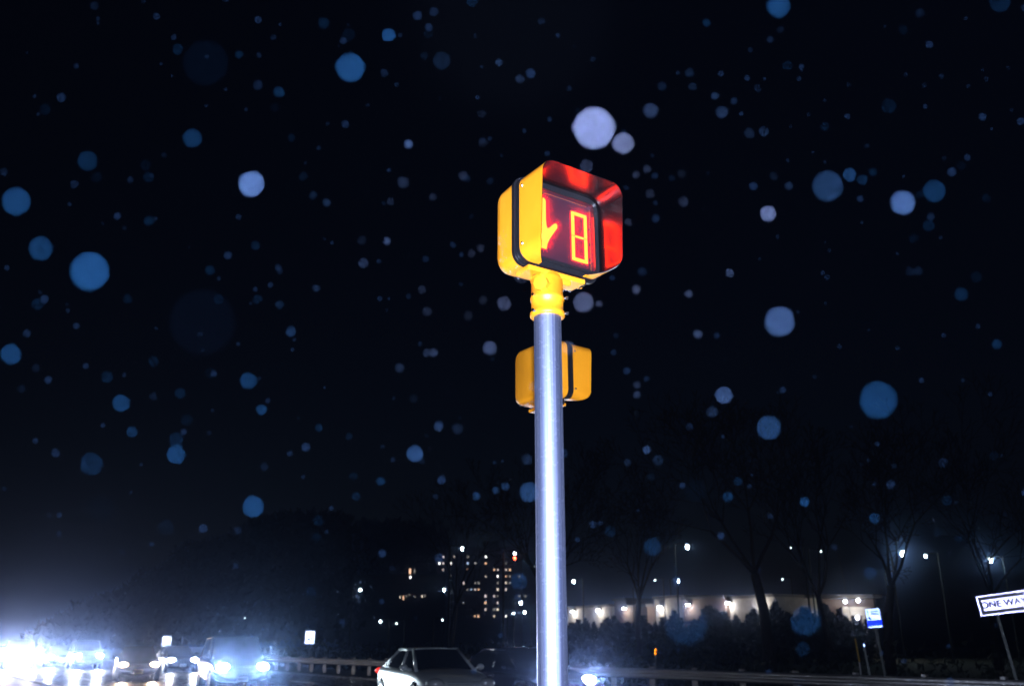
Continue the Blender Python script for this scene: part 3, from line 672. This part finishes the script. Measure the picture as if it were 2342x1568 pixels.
# small lit house-front further along
q = at(1922, 1400, 100); hb = empty('gabled_shop', (q.x, 100, 0)); tag(hb, 'small lit shop front with two pale bays and porch lamps', 'building')
bm = bmesh.new(); box(bm, (0, 3, 3.1), (8.4, 5, 6.2)); obj('wall', bm, M['brick'], hb)
bm = bmesh.new(); box(bm, (0, 2.6, 6.45), (9, 6.6, .4)); obj('roof', bm, M['roofing'], hb)
for sx in (.3, 2.6):
    bm = bmesh.new(); box(bm, (sx+.3, .2, 2.4), (.8, .8, 4.8)); obj('bay', bm, M['conc'], hb)
bm = bmesh.new(); box(bm, (1.75, .22, 4.9), (3.1, .85, .9)); obj('lintel', bm, M['conc'], hb)
for x_, z_ in ((.5, 5.9), (1.6, 4.2), (1.9, 6.0)):
    bm = bmesh.new(); ball(bm, (x_, -.5, z_), .17, 2); pl_ = obj('porch_lamp', bm, M['lampface'], hb, smooth=True)
    lt = bpy.data.lights.new('porch_lamp_light', 'POINT'); lt.energy = 110; lt.color = (1,.88,.74); lt.shadow_soft_size = .15; lo = bpy.data.objects.new('porch_lamp_light', lt); lo.location = (x_, -1.0, z_-.2); link(lo, hb)

# ------------------------------------------------------------------ lamp posts in the car parks
M['lamp_on'] = emit('street_lamp_cold', (.80,.97,1.0), 55); M['lamp_dim'] = emit('street_lamp_dim', (.75,.95,1.0), 10); M['lamp_red'] = emit('street_lamp_red', (1,.08,.03), 20)
LAMPS = [ # px, py, height, lamp radius, material, light, label
 (1572,1250,9,.22,'lamp_on',0,'lamp post standing tallest behind the long shop building'),
 (1312,1329,8,.22,'lamp_on',0,'lamp post just to the side of the aluminium pole, above the shop building end'),
 (1466,1348,8,.20,'lamp_on',0,'low lamp post over the middle of the shop building'),
 (1498,1326,9,.13,'lamp_dim',0,'faint thin lamp post over the shop building'),
 (1551,1328,9,.22,'lamp_on',0,'lamp post directly below the tallest lamp behind the shop'),
 (1808,1252,9,.10,'lamp_dim',0,'faint lamp among the big bare tree branches, the upper of two'),
 (1877,1260,9,.10,'lamp_dim',0,'faint lamp beside the bare tree trunk above the gabled shop'),
 (1790,1324,9,.10,'lamp_dim',0,'faint lamp low between the shop building and gabled shop'),
 (2065,1266,9,.30,'lamp_on',90,'brightest lamp post with a hazy glow above the blue notice sign'),
 (2117,1271,9,.15,'lamp_on',0,'small bright lamp post beside the brightest one'),
 (2046,1311,9,.24,'lamp_on',40,'lamp post under the brightest one, above the blue notice sign'),
 (2266,1280,9,.27,'lamp_on',80,'bright lamp post above the one way sign'),
 (1057,1254,9,.15,'lamp_on',0,'lamp shining over the roof of the apartment tower'),
 (1219,1299,9,.20,'lamp_on',0,'lamp between the apartment tower and the aluminium pole'),
 (1191,1378,7,.27,'lamp_on',0,'bright lamp at the foot of the apartment tower'),
 (1200,1399,6,.24,'lamp_on',0,'lamp lowest at the foot of the apartment tower, next to the pole'),
 (1175,1402,6,.22,'lamp_on',0,'yellowish lamp at the foot of the tower, in front of its wall'),
 (1016,1348,8,.20,'lamp_on',0,'lamp in front of the apartment tower wall near its corner'),
 (824,1348,8,.18,'lamp_on',0,'lone lamp in the dark woods beside the low block'),
 (870,1420,4,.14,'lamp_on',0,'low lamp above the guardrail in front of the woods'),
 (1012,1417,4,.12,'lamp_dim',0,'tiny low lamp below the apartment tower'),
 (907,1425,4,.12,'lamp_dim',0,'faint low lamp in the woods above the white sedan'),
 (1177,1265,9,.14,'lamp_on',0,'lamp at the top corner of the apartment tower with a red light'),
 (1689,1370,7,.11,'lamp_dim',0,'thin lamp post in front of the shop wall'),
 (560,1412,5,.10,'lamp_dim',0,'upper small lamp above the dark utility vehicle'),
 (557,1443,4,.12,'lamp_dim',0,'lower small lamp above the dark utility vehicle'),
 (2030,1365,5,.09,'lamp_dim',0,'tiny lamp beside the blue notice sign'),
]
for i, (px, py, hh, rad, mk, en, lab) in enumerate(LAMPS):
    d = ray(px, py); s_ = (hh-CAMZ)/max(d.z, .005); Y = d.y*s_
    if Y > 260: Y = 260
    q = at(px, py, Y); o = empty('lamp_post', (q.x, q.y, 0), face_to_cam(q)); tag(o, lab, 'lamp post', 'car park lamps in the distance')
    sx = 1 if i % 2 else -1
    bm = bmesh.new(); tube(bm, (sx*1.0, .3, 0), (sx*1.0, .3, q.z+.3), .10, .06, n=8); obj('post', bm, M['lampgrey'], o)
    bm = bmesh.new(); tube(bm, (sx*1.0, .3, q.z+.28), (0, .05, q.z+rad*1.1+.06), .04, n=6); obj('arm', bm, M['lampgrey'], o)
    bm = bmesh.new(); box(bm, (0, .02, q.z+rad*.75+.05), (rad*2.6, rad*2.6, .1), .03); hd_ = obj('lamp_head', bm, M['lampgrey'], o)
    bm = bmesh.new(); ball(bm, (0, -.02, q.z), rad*.72, 2, (.8,.8,1.15)); obj('lamp_glass', bm, M[mk], hd_, smooth=True)
    if px == 1177:
        bm = bmesh.new(); ball(bm, (0, -.1, q.z-.42), .13, 2); obj('red_lamp', bm, M['lamp_red'], o, smooth=True)
    if en:
        lt = bpy.data.lights.new('lamp_light', 'POINT'); lt.energy = en*2; lt.color = (.62,.9,1.0); lt.shadow_soft_size = .3
        lo = bpy.data.objects.new('lamp_light', lt); lo.location = (0, -.6, q.z); link(lo, o)

# ------------------------------------------------------------------ trees
def tree_segments(rnd, h, spread, depth=6, lean=0):
    trunk, br = [], []
    def grow(p, d, ln, r, lev):
        n = 3 if lev < 2 else 2; q = p
        for k in range(n):
            d2 = (d + Vector((rnd.uniform(-1,1), rnd.uniform(-1,1), rnd.uniform(-.2,.7)))*.16).normalized(); q2 = q + d2*ln/n
            r2 = max(r*(1-.15), .012)
            (trunk if lev == 0 else br).append((q, q2, r, r2)); r = r2; q = q2; d = d2
            if lev > 0 and lev < depth and rnd.random() < .5:
                side = d.cross(Vector((rnd.uniform(-1,1), rnd.uniform(-1,1), rnd.uniform(-1,1)))).normalized()
                grow(q, (d*.7+side*spread).normalized(), ln*.5, r*.5, lev+2)
        if lev < depth:
            m_ = 4 if lev == 0 else rnd.choice((2,2,3)); ph = rnd.uniform(0, 6.28)
            for k in range(m_):
                a_ = ph + 6.283*k/m_ + rnd.uniform(-.4,.4)
                u1 = d.orthogonal().normalized(); u2 = d.cross(u1); side = u1*math.cos(a_)+u2*math.sin(a_)
                grow(q, (d + side*spread*rnd.uniform(.6,1.2) + Vector((0,0,.18))).normalized(), ln*rnd.uniform(.58,.80), r*.62, lev+1)
    grow(Vector((0,0,-.1)), Vector((lean,0,1)).normalized(), h*.30, h*.020, 0)
    return trunk, br
def segs_mesh(name, segs, n=4):
    v, f = [], []
    for a_, b_, r0, r1 in segs:
        d = (b_-a_).normalized(); u1 = d.orthogonal().normalized(); u2 = d.cross(u1); base = len(v)
        for p_, r in ((a_, r0), (b_, r1)):
            for k in range(n):
                an = 6.283*k/n; v.append(tuple(p_ + (u1*math.cos(an)+u2*math.sin(an))*r))
        for k in range(n): f.append((base+k, base+(k+1)%n, base+n+(k+1)%n, base+n+k))
    me = bpy.data.meshes.new(name); me.from_pydata(v, [], f); me.update(); return me
TREES = [(1700, 840, 44, .55, 'great bare tree with a wide crown to the side of the shop building'), (1262, 990, 66, .50, 'bare tree rising behind the aluminium pole'),
         (1440, 1085, 74, .45, 'slimmer bare tree over the middle of the shop building'), (1035, 1108, 88, .40, 'thin crooked bare tree in front of the apartment tower'),
         (1955, 905, 52, .55, 'broad bare tree above the gabled shop'), (2190, 960, 58, .55, 'bare tree above the brightest lamp post'), (1850, 1000, 60, .45, 'bare tree between the great tree and the broad one')]
for i, (px, py, Y, spr, lab) in enumerate(TREES):
    q = at(px, py, Y); rnd = random.Random(40+i); tk, br = tree_segments(rnd, 10, spr+.12, 7 if i in (0, 1, 4) else 6)
    zmax = max(s_[1].z for s_ in tk+br); t = empty('bare_tree', (q.x, Y, -.03), rnd.uniform(0, 6)); tag(t, lab, 'tree', 'bare trees beyond the guardrail'); t.scale = (q.z/zmax,)*3
    mesh_obj('trunk', segs_mesh('trunk', tk, 8), M['bark'], t, smooth=True); mesh_obj('crown', segs_mesh('crown', br, 4), M['twig'], t)
# far woods behind the road: one dark mass of twigs and trunks
rnd = random.Random(11); v, f = [], []
outl = [(120,1440),(250,1370),(350,1310),(420,1262),(480,1236),(560,1192),(640,1184),(760,1182),(860,1200),(960,1192),(1040,1214),(1120,1225),(1200,1250),(1300,1262),(1500,1255),(1800,1230),(2100,1240),(2500,1245)]
def top_y(px):
    for (x0, y0), (x1, y1) in zip(outl, outl[1:]):
        if x0 <= px <= x1: return y0 + (y1-y0)*(px-x0)/(x1-x0)
    return 1440
segs = []
px = 130
while px < 1010:
    Y = rnd.uniform(165, 235) if px < 800 else rnd.uniform(450, 520); q = at(px, top_y(px)+rnd.uniform(-10, 22), Y); hh = q.z; x_, wdt = q.x, rnd.uniform(3.5, 7)*Y/200
    segs.append((Vector((x_,Y,0)), Vector((x_+rnd.uniform(-1,1),Y,hh*.8)), .35, .08))
    for k in range(420):
        u_ = rnd.random()**.8; z_ = hh*(.05+.95*u_); rr = wdt*math.sqrt(max(.05, 1-((z_/hh-.55)/.5)**2)); a_ = rnd.uniform(0, 6.28); ra = rr*math.sqrt(rnd.random())
        c_ = Vector((x_+ra*math.cos(a_), Y+ra*math.sin(a_), z_)); d_ = Vector((rnd.uniform(-1,1), rnd.uniform(-1,1), rnd.uniform(.2,1.5))).normalized(); sz = rnd.uniform(.5, 1.5)*Y/200
        e_ = d_.orthogonal().normalized()*sz*rnd.uniform(.2,.5); b_ = len(v); v += [tuple(c_-e_), tuple(c_+e_), tuple(c_+d_*sz*1.6)]; f.append((b_, b_+1, b_+2))
    px += rnd.uniform(9, 16)
wo = pyobj('woods', v, f, M['twig']); tag(wo, 'dark mass of leafless woods along the far side of the road', 'woods', kind='stuff')
# shrubs in front of the shop wall
def shrub_mesh(seed, up):
    rnd = random.Random(seed); v, f = [], []
    for k in range(1100):
        z = rnd.random()**.9; rr = (1-z)**.55*.5*(1 if up else 1.2)*(.75+.25*math.sin(z*9+seed)); a_ = rnd.uniform(0, 6.28); ra = rr*math.sqrt(rnd.random())
        c_ = Vector((ra*math.cos(a_), ra*math.sin(a_), z)); d_ = Vector((rnd.uniform(-1,1), rnd.uniform(-1,1), rnd.uniform(-.2,1))).normalized(); s_ = rnd.uniform(.03,.075)
        e_ = d_.orthogonal().normalized()*s_*.6; b_ = len(v); v += [tuple(c_-e_), tuple(c_+d_*s_*1.6), tuple(c_+e_), tuple(c_-d_*s_*.5)]; f.append((b_, b_+1, b_+2, b_+3))
    me = bpy.data.meshes.new('foliage'); me.from_pydata(v, [], f); me.update(); me.materials.append(M['leaf']); return me
def ordinal(n):
    ones = 'first second third fourth fifth sixth seventh eighth ninth tenth eleventh twelfth thirteenth fourteenth fifteenth sixteenth seventeenth eighteenth nineteenth'.split()
    n += 1
    if n < 20: return ones[n-1]
    t_, o_ = divmod(n, 10); tens = {2:('twenty','twentieth'), 3:('thirty','thirtieth'), 4:('forty','fortieth'), 5:('fifty','fiftieth')}[t_]
    return tens[1] if o_ == 0 else tens[0] + '-' + ones[o_-1]
SM = [shrub_mesh(1, True), shrub_mesh(2, False), shrub_mesh(3, True)]
bm = bmesh.new(); tube(bm, (0,0,0), (0,0,.6), .03, .015, n=6); stm = bpy.data.meshes.new('stem'); bm.to_mesh(stm); bm.free(); stm.materials.append(M['bark'])
rnd = random.Random(23); px = 1296; i = 0
while px < 1990:
    Y = rnd.uniform(72, 90); topy = rnd.choice((rnd.uniform(1378, 1400) if px > 1480 else 1425, rnd.uniform(1400, 1428), rnd.uniform(1404, 1438), rnd.uniform(1408, 1438))); q = at(px, topy, Y); hh = q.z
    sh = empty('shrub', (q.x, q.y, -.03), rnd.uniform(0, 6)); tag(sh, 'dark evergreen shrub, ' + ordinal(i) + ' counted from the aluminium pole along the shops', 'shrub', 'dark shrubs in front of the shops')
    wd = rnd.uniform(.45, 1.1); sh.scale = (hh*wd, hh*wd, hh); mesh_obj('foliage', SM[i % 3], None, sh); mesh_obj('stem', stm, None, sh)
    px += rnd.uniform(10, 20); i += 1
# low scrub bank behind the guardrail
v, f = [], []; rnd = random.Random(31)
for k in range(9000):
    s_ = rnd.uniform(-75, 14); n_ = rnd.uniform(23.5, 30); z_ = rnd.random()**1.6*(.9 + (n_-23.5)*.12); c_ = P(s_, n_, z_); d_ = Vector((rnd.uniform(-1,1), rnd.uniform(-1,1), rnd.uniform(0,1.5))).normalized(); sz = rnd.uniform(.10,.3)
    e_ = d_.orthogonal().normalized()*sz*.35; b_ = len(v); v += [tuple(c_-e_), tuple(c_+e_), tuple(c_+d_*sz)]; f.append((b_, b_+1, b_+2))
tag(pyobj('undergrowth', v, f, M['leaf']), 'low dark scrub on the bank behind the guardrail', 'scrub', kind='stuff')

# ------------------------------------------------------------------ falling raindrops caught by the flash
DROPS = """801,155,70,.55 889,81,32,.55 1010,139,42,.2 1780,15,56,.5 2287,5,50,.2 440,317,45,.35 200,368,48,.28 575,421,62,.85 37,461,68,.45 93,568,58,.4 205,621,93,.6 25,810,50,.42 1358,294,100,1 1425,328,52,.65 1488,253,36,.35
1341,380,32,.3 1893,426,74,.4 1943,400,32,.45 2065,463,58,.68 2137,437,54,.35 1757,489,38,.65 1783,735,72,.6 2008,915,90,.45 1656,903,42,.5 1758,978,58,.45 1334,691,50,.45 1153,694,34,.35 1120,796,34,.45 568,870,40,.4
277,922,42,.4 403,1039,46,.45 403,1005,36,.2 209,1061,56,.25 579,1158,52,.5 949,1037,40,.5 598,937,26,.4 1210,1125,48,.45 302,987,26,.3 934,330,22,.5 638,211,26,.3 470,145,110,.11 462,738,160,.10 1300,795,34,.35 1220,883,22,.3
1492,1250,44,.27 1187,1329,42,.27 1569,1425,105,.27 1843,1418,74,.31 1836,1483,36,.17 1990,1310,32,.25 1665,1135,26,.3 1688,1100,22,.2 1840,1147,24,.4 2000,1184,26,.3 1396,1215,26,.2 1629,941,28,.25 1479,1028,20,.4 1505,1052,26,.2
831,601,24,.3 885,551,20,.35 585,561,22,.2 665,758,24,.35 1651,257,30,.3 1635,220,18,.35 1577,167,24,.2 1584,198,20,.2 1714,305,26,.2 1747,301,24,.25 1563,461,24,.25 1559,398,20,.15 1141,143,18,.3 1189,181,22,.25 1105,327,22,.15
1102,261,20,.15 1059,402,22,.25 922,417,28,.25 990,450,18,.2 893,461,18,.2 1455,662,22,.35 1575,671,20,.35 1668,624,22,.3 1596,764,22,.4 1457,880,18,.25 1457,902,18,.3 1370,695,18,.3 965,662,20,.2 977,712,22,.2 1071,722,22,.15
1105,686,20,.2 992,806,20,.3 977,806,20,.25 914,841,22,.25 1003,976,22,.3 1047,980,26,.2 871,1100,22,.3 808,1088,20,.15 814,1135,20,.2 1089,1134,20,.35 1134,1121,18,.3 1156,1112,20,.3 1205,1050,26,.25 730,978,18,.25 798,998,18,.15
728,1190,26,.15 724,1227,22,.15 711,1352,24,.2 380,1205,38,.12 231,1163,66,.07 85,695,28,.18 292,683,24,.15 481,853,26,.1 413,899,26,.2 427,960,30,.12 351,826,26,.15 245,862,28,.2 340,505,24,.2 333,378,26,.1 340,405,26,.15
221,405,26,.1 103,250,26,.12 407,113,26,.2 547,125,20,.2 740,53,28,.2 797,80,32,.12 980,78,22,.12 971,128,18,.15 1080,2,30,.2 1616,53,20,.25 1801,150,24,.15 1886,290,22,.15 2033,243,36,.15 2066,68,22,.12 1972,411,26,.25
1996,394,20,.2 1804,425,20,.25 1770,403,20,.15 2124,516,28,.18 2198,673,32,.25 2280,787,24,.25 2233,633,26,.12 2090,545,22,.12 2198,378,22,.1 2256,453,20,.12 1487,443,22,.2 1480,387,20,.25 1455,400,18,.25 1437,508,20,.25
716,447,20,.2 747,463,20,.25 694,403,20,.15 667,315,18,.15 629,246,22,.08 827,550,22,.15 589,684,22,.18 500,684,24,.15 480,618,24,.2 640,697,20,.2 723,659,18,.25 1078,580,20,.2 1099,567,20,.2 946,911,20,.12 1435,1057,18,.2
1490,1090,20,.12 2273,1042,24,.1 2166,1145,24,.15 2145,1218,22,.12 2193,1232,20,.15 1590,1122,54,.08 1192,632,36,.2 2103,445,18,.15"""
dm = bpy.data.materials.new('raindrop_flash_tint'); dm.use_nodes = True; t = dm.node_tree; b = t.nodes['Principled BSDF']
oi = t.nodes.new('ShaderNodeObjectInfo'); t.links.new(oi.outputs['Color'], b.inputs['Base Color']); b.inputs['Roughness'].default_value = .6; b.inputs['Specular IOR Level'].default_value = 0
bm = bmesh.new(); ball(bm, (0,0,0), .5, 2, (1,1,1.12)); dme = bpy.data.meshes.new('raindrop'); bm.to_mesh(dme); bm.free(); dme.materials.append(dm)
for p_ in dme.polygons: p_.use_smooth = True
SPECIAL = {(1358,294):'largest and palest raindrop disc, above the lit signal', (1425,328):'mid-sized pale raindrop touching the largest one above the signal', (801,155):'large blue raindrop high in the sky, nearest the small bright one above it',
 (889,81):'small bright blue raindrop just above a large one', (575,421):'pale lavender raindrop, brightest on the side of the speed limit signs', (205,621):'biggest bright blue raindrop far from the signal, streaked',
 (37,461):'blue raindrop at the picture edge, above two smaller ones', (93,568):'blue raindrop next to the biggest bright blue one', (25,810):'blue raindrop at the picture edge below the biggest bright one', (1893,426):'large blue raindrop with a small one touching its shoulder',
 (1943,400):'small bright raindrop touching the shoulder of a large blue one', (2065,463):'pale lavender raindrop beside a darker one on the far side of the signal', (2137,437):'dark blue ringed raindrop beside a pale lavender one', (1757,489):'small pale raindrop below the large blue pair',
 (1783,735):'lavender raindrop doubled with a smaller one, above the great bare tree', (2008,915):'large blue raindrop over the broad bare tree', (1656,903):'bright raindrop over the great bare tree, the upper of two', (1758,978):'two-toned blue raindrop in the great bare tree crown',
 (462,738):'huge very faint raindrop disc in the dark sky', (470,145):'huge faint dark blue raindrop high in the sky', (1569,1425):'huge dim blue raindrop in front of the shop building', (1843,1418):'large dim blue raindrop beside the gabled shop',
 (1334,691):'round lavender raindrop beside the yellow collar', (1153,694):'raindrop on the other side of the yellow collar', (1120,796):'raindrop beside the pole level with the second signal', (579,1158):'round blue raindrop above the woods', (949,1037):'lavender raindrop above the thin crooked tree',
 (1780,15):'bright raindrop cut by the top edge of the picture', (2287,5):'dim blue raindrop cut by the top corner of the picture', (1210,1125):'raindrop half in front of the aluminium pole', (1300,795):'faint raindrop in front of the second signal'}
SHORT = {(1358,294):'the largest palest raindrop', (801,155):'the large blue raindrop high in the sky', (575,421):'the pale lavender raindrop on the speed sign side', (205,621):'the streaked biggest blue raindrop', (1893,426):'the large blue raindrop touched by a small one',
 (2065,463):'the pale lavender raindrop on the one way sign side', (1783,735):'the doubled lavender raindrop', (2008,915):'the large raindrop over the broad tree', (1656,903):'the bright raindrop over the great tree', (462,738):'the huge very faint disc', (470,145):'the huge faint disc high up',
 (1569,1425):'the huge dim drop before the shop', (1843,1418):'the dim drop beside the gabled shop', (1334,691):'the round raindrop beside the collar', (1120,796):'the raindrop level with the second signal', (579,1158):'the round raindrop above the woods', (949,1037):'the lavender raindrop above the crooked tree', (1210,1125):'the raindrop half before the pole'}
LABELS = {}; clus = {}
for tk_ in DROPS.split():
    px, py, D, br_ = tk_.split(','); px, py, D, br_ = int(px), int(py), float(D), float(br_)
    if (px, py) in SPECIAL: continue
    a_ = min(SHORT, key=lambda q: math.hypot(q[0]-px, q[1]-py)); clus.setdefault(a_, []).append((math.hypot(a_[0]-px, a_[1]-py), (px, py), ('mid-sized ' if D > 30 else 'small ') + ('blue' if br_ > .24 else 'faint')))
for a_, lst in clus.items():
    for r_, (dd, key, look) in enumerate(sorted(lst)): LABELS[key] = look + ' raindrop, ' + (ordinal(r_) + ' nearest to ').replace('first ', '') + SHORT[a_]
K = FPX; APX = APER*FPX                                               # blur of a drop at distance d: APX*(1/d-1/FOCUS)
for tk_ in DROPS.split():
    px, py, D, br_ = tk_.split(','); px, py, D, br_ = int(px), int(py), float(D), float(br_)
    pp = max(2.8, .14*D)                                              # sharp size of the drop, the rest is blur
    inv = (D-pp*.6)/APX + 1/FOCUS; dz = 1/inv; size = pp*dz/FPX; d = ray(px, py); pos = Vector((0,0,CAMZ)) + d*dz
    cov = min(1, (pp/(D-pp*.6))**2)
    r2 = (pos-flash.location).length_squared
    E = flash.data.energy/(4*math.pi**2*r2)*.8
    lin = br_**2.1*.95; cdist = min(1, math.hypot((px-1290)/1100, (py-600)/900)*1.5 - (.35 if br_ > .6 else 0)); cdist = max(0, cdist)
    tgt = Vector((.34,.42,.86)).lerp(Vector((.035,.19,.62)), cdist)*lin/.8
    colr = [min(.85, max(.00002, c_/(E*cov*fc))) for c_, fc in zip(tgt, flash.data.color)]  # flash brightness and tint put into each drop's colour, paler towards the middle
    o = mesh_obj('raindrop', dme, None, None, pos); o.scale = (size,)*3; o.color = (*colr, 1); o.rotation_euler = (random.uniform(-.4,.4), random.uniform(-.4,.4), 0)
    key = (px, py)
    if key in SPECIAL: tag(o, SPECIAL[key], 'raindrop', 'raindrops lit by the flash')
    else:
        tag(o, LABELS[key], 'raindrop', 'raindrops lit by the flash')
# finer rain further off: one mass
v, f = [], []; rnd = random.Random(77)
for k in range(420):
    d = ray(rnd.uniform(-150, 2500), rnd.uniform(-100, 1600)); dz = rnd.uniform(.7, 1.6); c_ = Vector((0,0,CAMZ)) + d*dz; r_ = rnd.uniform(.0005,.0011)
    b_ = len(v); v += [tuple(c_+Vector(q)*r_) for q in ((1,0,0),(-1,0,0),(0,1,0),(0,-1,0),(0,0,1.4),(0,0,-1.4))]
    f += [tuple(b_+i_ for i_ in q) for q in ((0,2,4),(2,1,4),(1,3,4),(3,0,4),(2,0,5),(1,2,5),(3,1,5),(0,3,5))]
tag(pyobj('rain', v, f, mat('fine_rain', (.0025,.0055,.012), .6, spec=0)), 'fine rain falling through the flash light', 'rain', kind='stuff')

# ------------------------------------------------------------------ haze: rainy air round everything, its glow added in place of lens bloom
hm = bpy.data.materials.new('rain_haze_bloom'); hm.use_nodes = True; t = hm.node_tree; t.nodes.remove(t.nodes['Principled BSDF'])
pv = t.nodes.new('ShaderNodeVolumePrincipled'); pv.inputs['Color'].default_value = (.36,.52,1,1); pv.inputs['Density'].default_value = .0009; pv.inputs['Anisotropy'].default_value = .98
t.links.new(pv.outputs[0], t.nodes['Material Output'].inputs['Volume'])
bm = bmesh.new(); box(bm, (0,0,0), (1160,1160,62)); tag(obj('haze', bm, hm, None, (0,0,30)), kind='stuff')
